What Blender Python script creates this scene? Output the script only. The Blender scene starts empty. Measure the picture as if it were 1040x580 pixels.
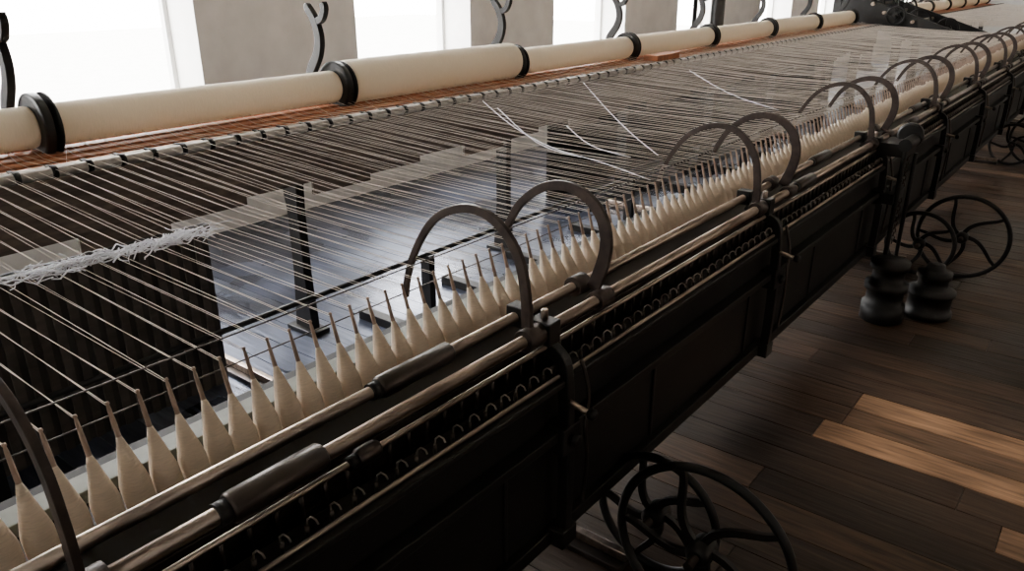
import bpy, math, random
from mathutils import Vector, Matrix
random.seed(7)
sc = bpy.context.scene

# ------------------------------------------------------------ materials
def mat(name, col, rough=0.6, metal=0.0, var=0.25, scale=12.0, bump=0.0, stretch=(1,1,1), trans=None, spec=0.5, col2=None):
    m = bpy.data.materials.new(name); m.use_nodes = True
    nt = m.node_tree; b = nt.nodes['Principled BSDF']
    tc = nt.nodes.new('ShaderNodeTexCoord'); mp = nt.nodes.new('ShaderNodeMapping')
    mp.inputs['Scale'].default_value = stretch
    nz = nt.nodes.new('ShaderNodeTexNoise'); nz.inputs['Scale'].default_value = scale
    nz.inputs['Detail'].default_value = 5
    rp = nt.nodes.new('ShaderNodeValToRGB')
    c2 = col2 if col2 else tuple(c*(1-var) for c in col)
    rp.color_ramp.elements[0].position = 0.32; rp.color_ramp.elements[1].position = 0.68
    rp.color_ramp.elements[0].color = (*c2, 1); rp.color_ramp.elements[1].color = (*col, 1)
    nt.links.new(tc.outputs['Object'], mp.inputs[0]); nt.links.new(mp.outputs[0], nz.inputs[0])
    nt.links.new(nz.outputs[0], rp.inputs[0]); nt.links.new(rp.outputs[0], b.inputs['Base Color'])
    b.inputs['Roughness'].default_value = rough; b.inputs['Metallic'].default_value = metal
    b.inputs['Specular IOR Level'].default_value = spec
    if bump:
        bp = nt.nodes.new('ShaderNodeBump'); bp.inputs['Strength'].default_value = bump
        bp.inputs['Distance'].default_value = 0.01
        nt.links.new(nz.outputs[0], bp.inputs['Height']); nt.links.new(bp.outputs[0], b.inputs['Normal'])
    if trans:
        out = [n for n in nt.nodes if n.type == 'OUTPUT_MATERIAL'][0]
        t = nt.nodes.new('ShaderNodeBsdfTranslucent'); t.inputs[0].default_value = (*col, 1)
        mx = nt.nodes.new('ShaderNodeMixShader'); mx.inputs[0].default_value = trans
        nt.links.new(b.outputs[0], mx.inputs[1]); nt.links.new(t.outputs[0], mx.inputs[2])
        nt.links.new(mx.outputs[0], out.inputs[0])
    return m

M = {}
M['iron'] = mat('black_cast_iron', (0.010,0.009,0.0085), 0.45, 0.0, 0.4, 20, 0.15, spec=0.3)
M['rust'] = mat('rusty_sickle_iron', (0.060,0.041,0.033), 0.48, 0.4, 0.55, 35, 0.2)
M['steel'] = mat('oiled_steel', (0.52,0.42,0.35), 0.28, 1.0, 0.6, 9, 0.08, (1,6,6))
M['bright'] = mat('worn_bright_wire', (0.50,0.47,0.43), 0.45, 0.7, 0.3, 30)
M['hook'] = mat('dull_hook_wire', (0.30,0.26,0.23), 0.5, 0.7, 0.3, 30)
M['dsteel'] = mat('dark_steel', (0.085,0.070,0.062), 0.38, 0.9, 0.5, 9, 0.05)
M['panel'] = mat('dark_painted_panel', (0.010,0.009,0.008), 0.55, 0.0, 0.4, 5, 0.1, (1,1,4), spec=0.25)
M['slat'] = mat('grey_brown_slats', (0.085,0.068,0.056), 0.6, 0.0, 0.4, 9, 0.1, (1,1,4))
M['slatd'] = mat('dark_brown_backing', (0.045,0.037,0.032), 0.7, 0.0, 0.4, 9)
M['green'] = mat('pale_green_rail', (0.17,0.18,0.135), 0.5, 0.0, 0.4, 14, 0.1)
M['cream'] = mat('cream_wool_roving', (0.95,0.86,0.71), 0.9, 0.0, 0.08, 30, 0.3, (14,1,1), trans=0.15)
M['cop'] = mat('wound_yarn', (0.86,0.73,0.59), 0.9, 0.0, 0.16, 60, 0.4, (1,1,8), trans=0.15)
M['thread'] = mat('wool_thread', (0.84,0.77,0.69), 0.9, 0.0, 0.2, 20, 0, trans=0.4)
M['white'] = mat('loose_white_yarn', (0.93,0.93,0.97), 0.9, 0.0, 0.1, 20, 0, trans=0.3)
M['spin'] = mat('yarn_wound_spindle', (0.42,0.30,0.23), 0.6, 0.0, 0.3, 40, 0.1)
M['brown'] = mat('brown_wood_creel', (0.50,0.18,0.075), 0.6, 0.0, 0.5, 9, 0.2, (6,1,1))
M['grayw'] = mat('greyed_wood_beam', (0.17,0.13,0.105), 0.6, 0.0, 0.5, 8, 0.2, (1,6,6))
M['wall'] = mat('whitewashed_wall', (0.90,0.885,0.85), 0.85, 0.0, 0.14, 5, 0.8)
M['wallf'] = mat('grimy_brown_plaster', (0.14,0.12,0.10), 0.85, 0.0, 0.3, 4, 0.3)
M['ceil'] = mat('ceiling_boards', (0.58,0.53,0.46), 0.85, 0.0, 0.15, 4, 0.1)
M['frame'] = mat('white_window_paint', (0.85,0.85,0.83), 0.6, 0.0, 0.1, 10)
M['yard'] = mat('pale_yard_paving', (0.72,0.72,0.68), 0.8, 0.0, 0.15, 1, 0.1)

# floor board material with per-board tone
def floor_mat(name, tint, r0, r1, spec):
    m = bpy.data.materials.new(name); m.use_nodes = True
    nt = m.node_tree; b = nt.nodes['Principled BSDF']
    at = nt.nodes.new('ShaderNodeAttribute'); at.attribute_name = 'tone'
    tc = nt.nodes.new('ShaderNodeTexCoord'); mp = nt.nodes.new('ShaderNodeMapping')
    mp.inputs['Scale'].default_value = (9,0.8,1)
    nz = nt.nodes.new('ShaderNodeTexNoise'); nz.inputs['Scale'].default_value = 5; nz.inputs['Detail'].default_value = 8
    nz2 = nt.nodes.new('ShaderNodeTexNoise'); nz2.inputs['Scale'].default_value = 1.6; nz2.inputs['Detail'].default_value = 6
    nt.links.new(tc.outputs['Object'], mp.inputs[0]); nt.links.new(mp.outputs[0], nz.inputs[0]); nt.links.new(tc.outputs['Object'], nz2.inputs[0])
    r = nt.nodes.new('ShaderNodeMapRange'); r.inputs[1].default_value=0.3; r.inputs[2].default_value=0.7; r.inputs[3].default_value = 0.3; r.inputs[4].default_value = 1.5
    nt.links.new(nz.outputs[0], r.inputs[0])
    # large worn / dirty patches
    r3 = nt.nodes.new('ShaderNodeMapRange'); r3.inputs[1].default_value=0.35; r3.inputs[2].default_value=0.65; r3.inputs[3].default_value=0.55; r3.inputs[4].default_value=1.3
    nt.links.new(nz2.outputs[0], r3.inputs[0])
    mm = nt.nodes.new('ShaderNodeMath'); mm.operation='MULTIPLY'
    nt.links.new(r.outputs[0], mm.inputs[0]); nt.links.new(r3.outputs[0], mm.inputs[1])
    v = nt.nodes.new('ShaderNodeVectorMath'); v.operation = 'SCALE'
    nt.links.new(at.outputs['Color'], v.inputs[0]); nt.links.new(mm.outputs[0], v.inputs['Scale'])
    nt.links.new(v.outputs[0], b.inputs['Base Color'])
    r2 = nt.nodes.new('ShaderNodeMapRange'); r2.inputs[1].default_value = 0.35; r2.inputs[2].default_value = 0.65
    r2.inputs[3].default_value = r0; r2.inputs[4].default_value = r1
    nt.links.new(nz2.outputs[0], r2.inputs[0]); nt.links.new(r2.outputs[0], b.inputs['Roughness'])
    b.inputs['Specular IOR Level'].default_value=spec
    b.inputs['Specular Tint'].default_value=(*tint,1)
    bp = nt.nodes.new('ShaderNodeBump'); bp.inputs['Strength'].default_value = 0.3; bp.inputs['Distance'].default_value = 0.01
    nt.links.new(nz.outputs[0], bp.inputs['Height']); nt.links.new(bp.outputs[0], b.inputs['Normal'])
    return m
M['floor'] = floor_mat('worn_floorboards',(1,0.82,0.66),0.33,0.6,0.25)
M['floorb'] = floor_mat('oily_sky_tinted_floorboards',(0.52,0.64,1.0),0.16,0.45,0.7)  # oily gloss; the blue of reflected sky is put into the specular tint

# ------------------------------------------------------------ mesh builder
class MB:
    def __init__(s): s.v=[]; s.f=[]; s.m=[]; s.sm=[]; s.mats=[]
    def mi(s, k):
        if k not in s.mats: s.mats.append(k)
        return s.mats.index(k)
    def box(s, c, d, k, rot=None):
        i = len(s.v); R = rot or Matrix.Identity(3); c = Vector(c)
        for x in (-.5,.5):
            for y in (-.5,.5):
                for z in (-.5,.5):
                    s.v.append(tuple(c + R @ Vector((x*d[0], y*d[1], z*d[2]))))
        for q in ((0,1,3,2),(4,6,7,5),(0,4,5,1),(2,3,7,6),(0,2,6,4),(1,5,7,3)):
            s.f.append([i+a for a in q]); s.m.append(s.mi(k)); s.sm.append(False)
    def bb(s, x0,x1,y0,y1,z0,z1,k): s.box(((x0+x1)/2,(y0+y1)/2,(z0+z1)/2),(x1-x0,y1-y0,z1-z0),k)
    def lathe(s, p, ax, prof, k, n=12, cap=True):
        ax = Vector(ax).normalized(); p = Vector(p)
        a = ax.orthogonal().normalized(); b = ax.cross(a)
        i = len(s.v)
        for (h, r) in prof:
            for j in range(n):
                t = 2*math.pi*j/n
                s.v.append(tuple(p + ax*h + (a*math.cos(t)+b*math.sin(t))*r))
        for q in range(len(prof)-1):
            for j in range(n):
                j2 = (j+1)%n
                s.f.append([i+q*n+j, i+q*n+j2, i+(q+1)*n+j2, i+(q+1)*n+j]); s.m.append(s.mi(k)); s.sm.append(True)
        if cap:
            s.f.append([i+j for j in range(n)][::-1]); s.m.append(s.mi(k)); s.sm.append(False)
            e = i+(len(prof)-1)*n
            s.f.append([e+j for j in range(n)]); s.m.append(s.mi(k)); s.sm.append(False)
    def cyl(s, p0, p1, r, k, n=12, r1=None, cap=True):
        p0=Vector(p0); p1=Vector(p1); L=(p1-p0).length
        s.lathe(p0, p1-p0, [(0,r),(L,r if r1 is None else r1)], k, n, cap)
    def tube(s, pts, rad, k, n=8, closed=False):
        pts=[Vector(p) for p in pts]; N=len(pts)
        rr = rad if isinstance(rad,(list,tuple)) else [rad]*N
        i=len(s.v); prev=None
        for q in range(N):
            if closed: t=(pts[(q+1)%N]-pts[q-1])
            else: t=pts[min(q+1,N-1)]-pts[max(q-1,0)]
            t.normalize()
            if prev is None: a=t.orthogonal().normalized()
            else: a=(prev-t*prev.dot(t)).normalized()
            prev=a; b=t.cross(a)
            for j in range(n):
                w=2*math.pi*j/n
                s.v.append(tuple(pts[q]+(a*math.cos(w)+b*math.sin(w))*rr[q]))
        for q in range(N if closed else N-1):
            q2=(q+1)%N
            for j in range(n):
                j2=(j+1)%n
                s.f.append([i+q*n+j,i+q*n+j2,i+q2*n+j2,i+q2*n+j]); s.m.append(s.mi(k)); s.sm.append(n>3)
        if not closed and n>3:
            s.f.append([i+j for j in range(n)][::-1]); s.m.append(s.mi(k)); s.sm.append(False)
            s.f.append([i+(N-1)*n+j for j in range(n)]); s.m.append(s.mi(k)); s.sm.append(False)
    def bar(s, pts, w, th, k):   # flat bar in the YZ plane, thickness along X
        pts=[Vector(p) for p in pts]; N=len(pts); i=len(s.v); X=Vector((1,0,0))
        ww = w if isinstance(w,(list,tuple)) else [w]*N
        for q in range(N):
            t=(pts[min(q+1,N-1)]-pts[max(q-1,0)]).normalized(); nrm=X.cross(t).normalized()
            for (a,b) in ((-1,-1),(1,-1),(1,1),(-1,1)):
                s.v.append(tuple(pts[q]+nrm*a*ww[q]/2+X*b*th/2))
        for q in range(N-1):
            for j in range(4):
                j2=(j+1)%4
                s.f.append([i+q*4+j,i+q*4+j2,i+q*4+4+j2,i+q*4+4+j]); s.m.append(s.mi(k)); s.sm.append(False)
        s.f.append([i,i+3,i+2,i+1]); s.m.append(s.mi(k)); s.sm.append(False)
        e=i+(N-1)*4; s.f.append([e,e+1,e+2,e+3]); s.m.append(s.mi(k)); s.sm.append(False)
    def obj(s, name, parent=None, bevel=0, loc=None):
        me=bpy.data.meshes.new(name); 
        L=Vector(loc) if loc else Vector((0,0,0))
        me.from_pydata([tuple(Vector(v)-L) for v in s.v],[],s.f); 
        for k in s.mats: me.materials.append(M[k])
        me.polygons.foreach_set('material_index', s.m); me.polygons.foreach_set('use_smooth', s.sm)
        me.update(); o=bpy.data.objects.new(name, me); sc.collection.objects.link(o); o.location=L
        if parent: o.parent=parent
        if bevel:
            md=o.modifiers.new('bevel','BEVEL'); md.width=bevel; md.segments=2; md.limit_method='ANGLE'
        return o

def empty(name, loc=(0,0,0)):
    e=bpy.data.objects.new(name,None); sc.collection.objects.link(e); e.empty_display_size=0.1; return e

def smooth(pts, sub=5):
    P=[Vector(p) for p in pts]; out=[]
    for i in range(len(P)-1):
        p0=P[max(i-1,0)];p1=P[i];p2=P[i+1];p3=P[min(i+2,len(P)-1)]
        for j in range(sub):
            t=j/sub
            out.append(0.5*((2*p1)+(p2-p0)*t+(2*p0-5*p1+4*p2-p3)*t*t+(3*p1-p0-3*p2+p3)*t**3))
    out.append(P[-1]); return out

XE=21.0; HX0,HX1=11.1,12.4
def spans(): return [(-0.6,HX0),(HX1,XE)]

# ------------------------------------------------------------ floor
mb=MB(); tones=[]
x=-2.6; bw=0.15
while x<XE+2:
    xm=x+bw/2
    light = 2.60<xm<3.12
    for (ya,yb_) in ((-4.0,1.42),(1.42,4.6)):
        y=ya-random.random()*1.5
        while y<yb_:
            L=random.uniform(1.3,2.9)
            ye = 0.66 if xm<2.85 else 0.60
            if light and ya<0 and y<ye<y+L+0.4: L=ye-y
            y1=min(y+L,yb_); y0=max(y,ya)
            if y1>y0+0.02:
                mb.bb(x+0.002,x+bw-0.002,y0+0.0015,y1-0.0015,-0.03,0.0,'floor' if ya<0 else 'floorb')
                base=random.choice([(0.046,0.028,0.019),(0.028,0.018,0.013),(0.066,0.040,0.026),(0.048,0.030,0.020)])
                r=random.random()
                if r>0.94: base=(0.085,0.053,0.034)
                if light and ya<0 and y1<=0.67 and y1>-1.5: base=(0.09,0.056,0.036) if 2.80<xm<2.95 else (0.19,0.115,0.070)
                if ya>0: base=(base[0]*0.55+0.01,base[1]*1.0+0.012,base[2]*1.7+0.025)  # board colour shifted to blue to imitate reflected skylight
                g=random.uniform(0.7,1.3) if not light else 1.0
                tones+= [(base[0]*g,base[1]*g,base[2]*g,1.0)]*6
            y+=L
    x+=bw
fl=mb.obj('floor')
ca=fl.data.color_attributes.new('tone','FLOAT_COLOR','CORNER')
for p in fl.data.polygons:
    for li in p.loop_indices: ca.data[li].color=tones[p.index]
mb=MB(); mb.bb(-3.0,XE+2.4,-4.4,5.0,-0.12,-0.031,'panel'); mb.obj('subfloor')

# ------------------------------------------------------------ walls & windows
Y0,Y1=4.6,5.0; ZS,ZL,ZC=0.85,2.9,3.5
edges=[(-1.1,0.15)]+[(1.42,2.73)]+[(4.0,5.27),(6.5,7.85),(9.1,10.4),(11.7,13.0),(14.3,15.6),(16.9,18.2),(19.5,20.8)]
mb=MB()
X0,X1=-3.0,XE+2.4
mb.bb(X0,X1,Y0,Y1,-0.03,ZS,'wall'); mb.bb(X0,X1,Y0,Y1,ZL,ZC,'wall')
px=X0
for a,b in edges:
    mb.bb(px,a,Y0,Y1,ZS,ZL,'wall'); px=b
mb.bb(px,X1,Y0,Y1,ZS,ZL,'wall')
mb.obj('wall_back')
def window(i,a,b,y,z0,z1,n=1):
    w=MB(); t=0.03
    w.bb(a,a+t,y,y+0.05,z0,z1,'frame'); w.bb(b-t,b,y,y+0.05,z0,z1,'frame')
    w.bb(a+t,b-t,y,y+0.05,z0,z0+t,'frame'); w.bb(a+t,b-t,y,y+0.05,z1-t,z1,'frame')
    for q in range(1,n):
        xx=a+(b-a)*q/n; w.bb(xx-0.009,xx+0.009,y+0.01,y+0.04,z0+t,z1-t,'frame')
    zz=(z0+z1)/2+0.1; w.bb(a+t,b-t,y+0.012,y+0.038,zz-0.02,zz+0.02,'frame')
    w.obj('window_%d'%i)
wi=1
for a,b in edges:
    window(wi,a,b,4.9,ZS,ZL); wi+=1
fe=[(1.75,2.75),(5.9,7.3),(10.5,12.3),(15.5,17.3)]
mb=MB(); mb.bb(X0,X1,-4.4,-4.0,-0.03,1.0,'wallf'); mb.bb(X0,X1,-4.4,-4.0,2.9,ZC,'wallf'); px=X0
for a,b in fe: mb.bb(px,a,-4.4,-4.0,1.0,2.9,'wallf'); px=b
mb.bb(px,X1,-4.4,-4.0,1.0,2.9,'wallf'); mb.obj('wall_front')
for a,b in fe: window(wi,a,b,-4.3,1.0,2.9,2); wi+=1
mb=MB(); mb.bb(X0-0.3,X0,-4.4,5.0,-0.03,ZC,'wall'); mb.obj('wall_left')
mb=MB(); mb.bb(X1,X1+0.3,-4.4,5.0,-0.03,ZC,'wall'); mb.obj('wall_right')
mb=MB(); mb.bb(X0-0.3,X1+0.3,-4.4,5.0,ZC,ZC+0.15,'ceil'); mb.obj('ceiling')

# ------------------------------------------------------------ carriage
car=empty('mule_carriage')
mb=MB()
for a,b in spans():
    mb.bb(a,b,0.90,0.93,0.30,0.735,'panel')
    mb.bb(a,b,0.86,0.90,0.60,0.625,'panel')
    mb.bb(a,b,0.875,0.90,0.30,0.34,'panel')
    mb.bb(a,b,0.86,0.93,0.735,0.75,'panel')
    xx=a+0.35
    while xx<b: mb.bb(xx,xx+0.012,0.893,0.90,0.34,0.60,'iron'); xx+=0.68
    mb.bb(a,b,1.34,1.37,0.30,0.76,'panel')
    mb.bb(a,b,0.93,1.34,0.30,0.32,'panel')
mb.obj('carriage_body',car,0.003)
mb=MB()
for a,b in spans():
    mb.bb(a,b,0.97,1.20,0.765,0.785,'panel')
    mb.bb(a,b,1.225,1.28,0.775,0.80,'green')
    mb.bb(a,b,0.955,0.97,0.74,0.81,'dsteel')
mb.obj('spindle_rail',car,0.002)
mb=MB()
for a,b in spans():
    mb.cyl((a,1.0,0.872),(b,1.0,0.872),0.0125,'steel')
    mb.cyl((a,0.93,0.853),(b,0.93,0.853),0.014,'steel')
    mb.cyl((a,0.918,0.818),(b,0.918,0.818),0.006,'steel',8)
    mb.cyl((a,0.955,0.822),(b,0.955,0.822),0.008,'dsteel',8)
    mb.cyl((a,0.878,0.757),(b,0.878,0.757),0.005,'steel',8)
    mb.cyl((a,1.32,0.862),(b,1.32,0.862),0.0018,'dsteel',5)
    mb.cyl((a,1.23,0.972),(b,1.23,0.972),0.0018,'dsteel',5)
mb.obj('faller_shafts',car)
# couplings
mb=MB()
def coupling(x0,x1,y,z,r):
    mb.lathe((x0,y,z),(1,0,0),[(0,r*0.8),(0.006,r),(x1-x0-0.006,r),(x1-x0,r*0.8)],'dsteel',20)
    mb.cyl((x0-0.02,y,z),(x0,y,z),r*0.75,'iron',16)
coupling(0.86,1.06,1.0,0.872,0.023); coupling(0.49,0.67,0.93,0.853,0.026)
for xc in (3.3,5.0,7.2,9.2,14):
    coupling(xc,xc+0.2,1.0,0.872,0.021); coupling(xc-0.38,xc-0.2,0.93,0.853,0.022)
coupling(0.73,0.78,0.918,0.818,0.017)
mb.obj('shaft_couplings',car)

# sickles
pairs=[0.28,1.25,2.55,3.94,5.30,6.64,7.98,9.32,10.6,13.2,14.6,16,17.4,18.8]
A=[(.940,.872),(.945,.95),(.964,1.03),(1.01,1.09),(1.07,1.117),(1.14,1.111),(1.215,1.070),(1.275,.99),(1.310,.91),(1.322,.85)]
B=[(.954,.872),(.930,.94),(.922,1.0),(.938,1.06),(.985,1.105),(1.05,1.12),(1.12,1.102),(1.185,1.05),(1.22,.995),(1.236,.96)]
mbs=MB()
for i,xp in enumerate(pairs):
    P=smooth([(xp,y,z) for y,z in A]); n=len(P)
    W=[0.026-0.012*(q/(n-1)) for q in range(n)]
    mbs.bar(P,W,0.012,'rust')
    mbs.cyl((xp-0.03,0.93,0.853),(xp+0.03,0.93,0.853),0.026,'rust',16)
    if i>0:
        xb=xp+0.29
        P=smooth([(xb,y,z) for y,z in B]); n=len(P)
        W=[0.036-0.020*(q/(n-1)) for q in range(n)]
        mbs.bar(P,W,0.013,'rust')
        mbs.cyl((xb-0.03,0.93,0.853),(xb+0.03,0.93,0.853),0.024,'rust',16)
        mbs.cyl((xb-0.025,1.0,0.872),(xb+0.025,1.0,0.872),0.026,'rust',16)
mbs.obj('faller_sickles',car,0.0015)

# hangers on the carriage front
mb=MB()
for i,xp in enumerate(pairs[1:]):
    x=xp+0.05
    P=smooth([(x,0.99,0.845),(x,0.95,0.825),(x,0.885,0.80),(x,0.868,0.74),(x,0.862,0.60),(x,0.86,0.45),(x,0.865,0.30)])
    mb.bar(P,0.032,0.026,'iron')
    mb.box((x,0.93,0.853),(0.045,0.06,0.055),'iron'); mb.box((x,1.0,0.872),(0.04,0.05,0.05),'iron')
    mb.cyl((x,0.93,0.87),(x,0.93,0.905),0.009,'steel',8)
    mb.cyl((x-0.01,0.85,0.70),(x-0.01,0.80,0.69),0.008,'steel',8)
    mb.lathe((x-0.01,0.80,0.69),(0,-1,0),[(0,0.008),(0.006,0.014),(0.018,0.014),(0.024,0.006)],'iron',12)
    P=smooth([(x+0.05,0.86,0.78),(x+0.055,0.84,0.70),(x+0.03,0.83,0.62),(x+0.05,0.835,0.52),(x+0.045,0.84,0.40)])
    mb.tube(P,0.006,'dsteel',6)
    mb.box((x,0.87,0.60),(0.07,0.05,0.07),'iron')
    mb.lathe((x,0.84,0.60),(0,-1,0),[(0,0.018),(0.012,0.018),(0.016,0.012)],'iron',6)
    mb.box((x,0.865,0.32),(0.06,0.045,0.05),'iron')
mb.obj('shaft_hangers',car,0.003)

# little spring hooks in a row under the shafts
mb=MB(); x=-0.5
while x<XE:
    if not (HX0<x<HX1):
        mb.cyl((x,0.895,0.748),(x,0.895,0.772),0.0045,'dsteel',6)
        j=random.uniform(-.003,.003)
        mb.tube([(x,0.895,0.768),(x+j,0.893,0.784),(x+j+.003,0.886,0.791),(x+j+.006,0.878,0.787),(x+j+.008,0.876,0.778)],0.0019,'hook',5)
        mb.cyl((x+0.025,0.94,0.75),(x+0.025,0.94,0.80),0.005,'dsteel',6)
    x+=0.05
mb.obj('spring_hooks',car)

# ------------------------------------------------------------ spindles & cops
ax=Vector((0,0.29,0.957)).normalized()
mc=MB(); ms=MB(); mt=MB(); tips=[]
x=-0.45; 
while x<XE-0.1:
    if not (HX0-0.05<x<HX1+0.05):
        p=Vector((x,1.12,0.787)); s=random.uniform(0.93,1.07); rr=random.uniform(0.94,1.0)
        n=14 if x<6 else 8
        mc.lathe(p,ax,[(0,0.016*rr),(0.004,0.023*rr),(0.02,0.0245*rr),(0.046*s,0.0247*rr),(0.052*s,0.0235*rr),(0.075*s,0.0178*rr),(0.098*s,0.0118*rr),(0.116*s,0.0072),(0.126*s,0.0045)],'cop',n)
        ms.lathe(p,ax,[(0.105,0.0045),(0.15,0.0042),(0.176,0.0034),(0.184,0.0024),(0.186,0.0040),(0.190,0.0025)],'spin',7)
        tips.append(p+ax*0.185)
    x+=0.05
mc.obj('yarn_cops'); ms.obj('spindles',car)
# yarn sheet
for t in tips:
    for q in range(2):
        xo = 0 if q==0 else 0.025
        e=Vector((t.x+xo+random.uniform(-.006,.006),2.735,1.005-0.012*q))
        s0=t if q==0 else t+Vector((0.0,0.0,-0.004))
        m1=s0.lerp(e,0.5); m1.z-=random.uniform(0.002,0.02)+0.01*q; m1.x+=random.uniform(-.006,.006)
        r=(0.0009 if q==0 else 0.0007) if t.x<3 else (0.0010 if t.x<7 else 0.0013)
        mt.tube([s0,m1,e],r,'thread',3)
mt.obj('yarn_sheet')

# loose tangled yarn lying on the sheet
mb=MB()
for i in range(110):
    c=random.uniform(0.56,1.0); y=1.79+random.gauss(0,0.016)-0.03*(c-0.75)
    L=random.uniform(0.05,0.16); an=random.gauss(0,0.5)
    pts=[]
    for q in range(6):
        u=(q/5-0.5)*L
        pts.append((c+u*math.cos(an)+random.gauss(0,.005), y+u*math.sin(an)+random.gauss(0,.006), 0.985+random.uniform(0,0.02)))
    mb.tube(smooth(pts,3),random.uniform(0.0009,0.0019),'white',4)
mb.obj('loose_yarn_tangle')
def onplane(u,v,z):
    a=(u-520)/790; b=(290-v)/790
    d=Vector((0.730+.618*a+.292*b, .574-.786*a+.2295*b, -.371+.9285*b)); t=(1.6-z)/-d.z
    return (d.x*t,d.y*t,z)
mb=MB()
for pl in [[(490,103),(520,128),(560,150),(610,165),(660,183)],[(575,128),(600,148),(640,160)],[(592,84),(615,110),(640,135),(668,158)],[(700,72),(740,95),(790,112)],[(505,110),(545,145),(590,160)]]:
    mb.tube(smooth([onplane(u,v,1.03) for u,v in pl],4),0.0018,'white',4)
mb.obj('stray_yarn_ends')

# ------------------------------------------------------------ roller frame
beam=empty('drafting_roller_frame'); mb=MB()
for a,b in spans():
    mb.bb(a,b,2.78,2.82,0.76,0.965,'grayw')
    mb.bb(a,b,2.74,3.30,0.955,0.975,'grayw')
    mb.cyl((a,2.755,0.993),(b,2.755,0.993),0.018,'bright',12)
    mb.cyl((a,2.80,0.995),(b,2.80,0.995),0.012,'steel',10)
    xx=a
    while xx<b:
        L=min(0.34,b-xx); dz=0.03*((int(xx*3))%3)
        mb.bb(xx,xx+L,2.80,2.815,0.68+dz,0.76,'grayw'); xx+=0.34
mb.bb(4.7,HX0,3.35,3.37,0.0,0.62,'panel')
mb.obj('fascia_boards',beam,0.002)
mb=MB()
for a,b in spans():
    xx=a+0.03
    while xx<b-0.05:
        mb.cyl((xx,2.755,0.993),(xx+0.018,2.755,0.993),0.023,'iron',10)
        mb.box((xx+0.009,2.785,1.003),(0.014,0.04,0.016),'iron')
        xx+=0.115
mb.obj('drafting_roller_stands',beam)
mb=MB()
for a,b in spans():
    for q in range(5):
        y=2.83+q*0.078
        mb.bb(a,b,y,y+0.060,0.975,0.992+0.004*q,'brown')
mb.obj('creel_boards',beam,0.002)
mb=MB()
for i,xl in enumerate([-0.4,2.08,3.59,5.0,6.45,7.9,9.3,10.7,12.6,14,15.4,16.8,18.2,19.6]):
    mb.bar([(xl,2.89,0.0),(xl,2.89,0.3),(xl,2.89,0.6),(xl,2.91,0.955)],[0.13,0.08,0.08,0.16],0.045,'iron')
    mb.box((xl,2.89,0.012),(0.10,0.2,0.024),'iron')
mb.obj('frame_legs',beam,0.004)

# threads from bobbins to rollers
mb=MB()
for a,b in spans():
    x=a+0.02
    while x<b and x<14:
        o=random.uniform(-0.03,0.03)
        mb.tube([(x+o,3.06,1.03),(x+o*0.5,2.93,1.008),(x,2.80,1.010),(x,2.757,1.012)],0.0010,'thread',3)
        if random.random()<0.35: mb.tube([(x,2.84,1.0),(x+random.uniform(-.1,.1),3.02,1.025)],0.0010,'thread',3)
        x+=0.045
mb.obj('roving_threads',beam)

# ------------------------------------------------------------ bobbins
fx=[-0.20,1.17,2.55,3.95,5.34,6.75,8.14,9.53,10.92,12.5,13.89,15.28,16.67,18.06,19.45,20.84]
rads=[.075,.076,.105,.078,.08,.078,.082,.08,.08,.08,.08,.08,.08,.08,.08]
yb,zb=3.10,1.09
for i in range(len(fx)-1):
    if i==8: continue
    a,b=fx[i]+0.045,fx[i+1]-0.03; r=rads[i]
    mb=MB(); L=b-a
    prof=[(0,r*0.96),(0.01,r)]
    for q in range(1,24): prof.append((L*q/24, r*(1+random.uniform(-.008,.008))))
    prof+=[(L-0.01,r),(L,r*0.96)]
    mb.lathe((a,yb,zb+(r-.077)*0.5),(1,0,0),prof,'cream',40)
    mb.obj('condenser_bobbin')
for i,x in enumerate(fx):
    mb=MB(); r=0.118 if i<3 else 0.108
    for xo in ((-0.028,0.008),(0.02,0.036)):
        mb.lathe((x+xo[0],yb,zb),(1,0,0),[(0,r*0.9),(0.004,r),(xo[1]-xo[0]-0.004 if xo[0]<0 else 0.012,r),(xo[1]-xo[0] if xo[0]<0 else 0.016,r*0.9)],'iron',36)
    mb.cyl((x-0.04,yb,zb),(x+0.045,yb,zb),0.05,'iron',20)
    xs=x-0.045
    P=smooth([(xs,3.20,0.97),(xs,3.235,1.05),(xs,3.23,1.15),(xs,3.17,1.24),(xs,3.15,1.32),(xs,3.175,1.40),(xs,3.215,1.45)])
    n=len(P); mb.bar(P,[0.060-0.024*(q/(n-1)) for q in range(n)],0.030,'iron')
    P=smooth([(xs,3.165,1.39),(xs,3.12,1.405),(xs,3.095,1.45),(xs,3.105,1.475)])
    mb.bar(P,0.032,0.028,'iron')
    mb.lathe((xs-0.014,3.217,1.455),(1,0,0),[(0,0.016),(0.004,0.02),(0.024,0.02),(0.028,0.016)],'iron',12)
    mb.obj('bobbin_bracket',None,0.002)

# slatted guard under the frame at left
mb=MB(); mb.bb(-0.6,1.55,2.75,2.77,0.0,0.69,'slatd'); mb.bb(-0.6,1.56,2.735,2.775,0.665,0.69,'slat')
q=-0.6
while q<1.53: mb.bb(q,q+0.03,2.742,2.75,0.0,0.665,'slat'); q+=0.055
mb.obj('slatted_guard',beam)

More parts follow.
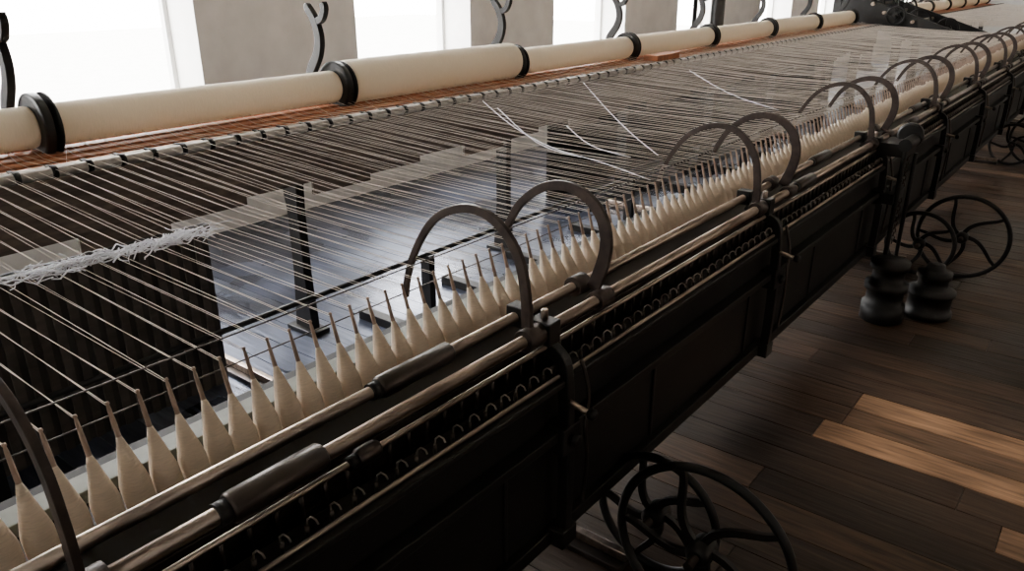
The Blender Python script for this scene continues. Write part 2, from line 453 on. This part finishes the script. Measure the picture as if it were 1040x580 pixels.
# carriage tracks and floor sleepers
mb=MB()
for xr in (1.62,4.85,8.2,10.7,14,17.5):
    mb.bb(xr-0.045,xr+0.045,0.85,2.9,0.0,0.02,'dsteel'); mb.bb(xr-0.012,xr+0.012,0.85,2.9,0.02,0.05,'steel')
for xr in (2.35,2.95,3.5,4.2,5.6,6.4,7.2): mb.bb(xr-0.03,xr+0.03,1.42,2.8,0.0,0.045,'panel')
mb.obj('carriage_tracks',beam,0.003)
mb=MB()
for y,z in ((2.3,0.16),(1.75,0.10),(2.6,0.3)):
    for a,b in spans(): mb.cyl((a,y,z),(b,y,z),0.012,'iron',10)
for a in range(0,20,2):
    for y,z in ((2.3,0.16),(1.75,0.10),(2.6,0.3)): mb.bb(a+0.6,a+0.64,y-0.03,y+0.03,0,z,'iron')
mb.obj('drawing_shafts',beam)

# ------------------------------------------------------------ spoked wheels
def wheel(name,x,y,r,th=0.03,z=None,ns=5):
    z=r if z is None else z
    mb=MB(); c=Vector((x,y,z))
    ring=[c+Vector((0,math.cos(t),math.sin(t)))*(r-0.012) for t in [2*math.pi*q/48 for q in range(48)]]
    mb.tube(ring,0.0125,'iron',8,True)
    mb.lathe((x-0.04,y,z),(1,0,0),[(0,0.02),(0.01,0.032),(0.07,0.032),(0.08,0.02)],'iron',16)
    mb.cyl((x-0.08,y,z),(x+0.08,y,z),0.013,'dsteel',10)
    for q in range(ns):
        t=2*math.pi*q/ns+0.5; pts=[]
        for j in range(7):
            f=j/6; rr=0.025+(r-0.04)*f; tt=t+0.75*math.sin(f*math.pi*0.5)
            pts.append((x,y+rr*math.cos(tt),z+rr*math.sin(tt)))
        mb.bar(smooth(pts,2),[0.022-0.006*(w/12) for w in range(13)],0.014,'iron')
    return mb
for (x,y,r) in ((1.54,0.60,0.245),(4.80,0.58,0.24),(8.3,0.58,0.24),(13.0,0.58,0.24)):
    mb=wheel('w',x,y,r); mb.obj('carriage_wheel')
    m2=wheel('w',x-0.09 if x>2 else x+0.12,y+0.19,r*0.78,z=r*0.78)
    m2.obj('carriage_wheel')

# canisters
def can(x,y,s,prof):
    mb=MB(); mb.lathe((x,y,0),(0,0,1),[(h*s,r*s) for h,r in prof],'iron',28); return mb
mb=can(4.13,0.58,1.0,[(0,.10),(.005,.112),(.03,.112),(.036,.10),(.11,.10),(.12,.112),(.14,.112),(.15,.085),(.16,.07),(.20,.07),(.205,.08),(.235,.08),(.24,.05),(.25,.045),(.27,.04),(.275,.02)])
mb.obj('oil_canister')
mb=can(3.93,0.75,1.0,[(0,.09),(.006,.1),(.09,.1),(.095,.085),(.16,.085),(.165,.1),(.20,.1),(.205,.075),(.27,.07),(.275,.09),(.31,.09),(.315,.02)])
mb.obj('balance_weight')
mb=MB(); x=4.02; y=0.79
mb.cyl((x-0.04,y,0.32),(x-0.04,y,0.84),0.012,'iron',10)
mb.cyl((x+0.11,y-0.02,0.2),(x+0.11,y-0.02,0.80),0.010,'iron',10)
mb.box((x+0.05,y+0.05,0.83),(0.20,0.12,0.06),'iron'); mb.box((x+0.03,y+0.03,0.60),(0.2,0.05,0.05),'iron')
mb.cyl((x-0.06,y,0.86),(x+0.16,y,0.86),0.03,'iron',16); mb.lathe((x+0.10,y+0.02,0.88),(1,0,0),[(0,.05),(.01,.06),(.03,.06),(.04,.05)],'iron',24)
for q in range(26):
    z=0.80-q*0.02; c=Vector((x+0.26,0.83,z)); al=q%2
    ring=[c+(Vector((math.cos(t)*0.008,0,math.sin(t)*0.014)) if al else Vector((0,math.cos(t)*0.008,math.sin(t)*0.014))) for t in [2*math.pi*j/10 for j in range(10)]]
    mb.tube(ring,0.0028,'dsteel',5,True)
mb.obj('weight_hanger_gear',car,0.002)

# ------------------------------------------------------------ headstock
hs=empty('headstock'); mb=MB()
for xx in (HX0+0.08,HX1-0.12):
    mb.bar([(xx,0.6,0.0),(xx,0.9,0.5),(xx,1.6,0.75),(xx,2.5,1.0),(xx,3.3,1.25)],[0.12,0.15,0.2,0.3,0.3],0.05,'iron')
    mb.bb(xx-0.03,xx+0.03,2.5,2.6,0,1.1,'iron'); mb.bb(xx-0.03,xx+0.03,3.3,3.4,0,1.5,'iron')
    mb.bb(xx-0.03,xx+0.03,2.5,3.4,1.4,1.48,'iron')
mb.bb(HX0+0.08,HX1-0.12,2.52,2.6,0.9,1.0,'iron'); mb.bb(HX0+0.08,HX1-0.12,3.3,3.38,1.3,1.4,'iron')
mb.obj('frame',hs,0.004)
mb=MB()
for (xx,y,z,r) in ((11.3,2.9,1.25,.28),(11.55,3.05,1.35,.2),(11.8,2.75,1.15,.24),(12.05,3.0,1.3,.3),(11.45,2.4,1.05,.15),(11.7,2.1,.95,.14),(11.1,2.6,1.12,.12)):
    w=wheel('h',xx,y,r,z=z,ns=5)
    o=len(mb.v); mb.v+=w.v; mb.f+=[[a+o for a in f] for f in w.f]; mb.m+=[mb.mi(w.mats[k]) for k in w.m]; mb.sm+=w.sm
    mb.cyl((xx-0.02,y,z),(xx+0.02,y,z),r*0.35,'iron',20)
for (y,z) in ((2.9,1.25),(3.05,1.35),(2.75,1.15),(2.4,1.05)): mb.cyl((HX0,y,z),(HX1,y,z),0.02,'steel',10)
mb.obj('gears_and_pulleys',hs)

# iron columns
for (x,y) in ((8.9,4.0),(15.5,4.0)):
    mb=MB(); mb.lathe((x,y,0),(0,0,1),[(0,.14),(.05,.14),(.07,.10),(.12,.085),(3.2,.07),(3.3,.10),(3.4,.15),(3.5,.15)],'iron',24); mb.obj('iron_column')
mb=MB(); mb.cyl((9.25,4.45,0),(9.25,4.45,3.5),0.03,'iron',12); mb.obj('wall_pipe')
mb=MB(); mb.bb(5.28,5.62,2.80,2.92,1.01,1.05,'brown'); mb.obj('wooden_block',beam,0.004)

# ------------------------------------------------------------ outdoors
mb=MB(); mb.bb(-60,90,5.0,90,-4.1,-4.0,'yard'); mb.bb(-60,90,-90,-4.4,-4.1,-4.0,'yard'); mb.obj('ground')

# ------------------------------------------------------------ light
w=bpy.data.worlds.new('sky'); sc.world=w; w.use_nodes=True
nt=w.node_tree; bg=nt.nodes['Background']; bg.inputs[1].default_value=35.0
tc=nt.nodes.new('ShaderNodeTexCoord'); sx=nt.nodes.new('ShaderNodeSeparateXYZ'); mr=nt.nodes.new('ShaderNodeMapRange')
mr.inputs[1].default_value=-0.3; mr.inputs[2].default_value=0.3
mx=nt.nodes.new('ShaderNodeMix'); mx.data_type='RGBA'
mx.inputs[6].default_value=(0.07,0.06,0.05,1); mx.inputs[7].default_value=(0.96,0.945,0.93,1)
nt.links.new(tc.outputs['Generated'],sx.inputs[0]); nt.links.new(sx.outputs['Y'],mr.inputs[0])
nt.links.new(mr.outputs[0],mx.inputs[0]); nt.links.new(mx.outputs[2],bg.inputs[0])
def portal(x,y,z,sx,sy,rx):
    l=bpy.data.lights.new('window_portal','AREA'); l.shape='RECTANGLE'; l.size=sx; l.size_y=sy
    l.cycles.is_portal=True
    o=bpy.data.objects.new('window_portal',l); sc.collection.objects.link(o); o.location=(x,y,z); o.rotation_euler=(rx,0,0)
for a,b in edges: portal((a+b)/2,4.98,(ZS+ZL)/2,b-a,ZL-ZS,math.radians(-90))
for a,b in fe: portal((a+b)/2,-4.38,1.95,b-a,1.9,math.radians(90))
s=bpy.data.lights.new('sun','SUN'); s.energy=6.5; s.angle=math.radians(4.0); s.color=(1.0,0.84,0.68)
so=bpy.data.objects.new('sun',s); sc.collection.objects.link(so)
d=Vector((0.12,0.86,-0.494)); so.rotation_euler=d.to_track_quat('-Z','Y').to_euler()

# ------------------------------------------------------------ camera
cd=bpy.data.cameras.new('camera'); cam=bpy.data.objects.new('camera',cd); sc.collection.objects.link(cam)
cd.sensor_width=36; cd.lens=790/1040*36; cd.clip_start=0.02; cd.clip_end=200
cam.location=(0,0,1.6); cam.rotation_euler=(math.radians(68.2),0,math.radians(-51.8))
sc.camera=cam
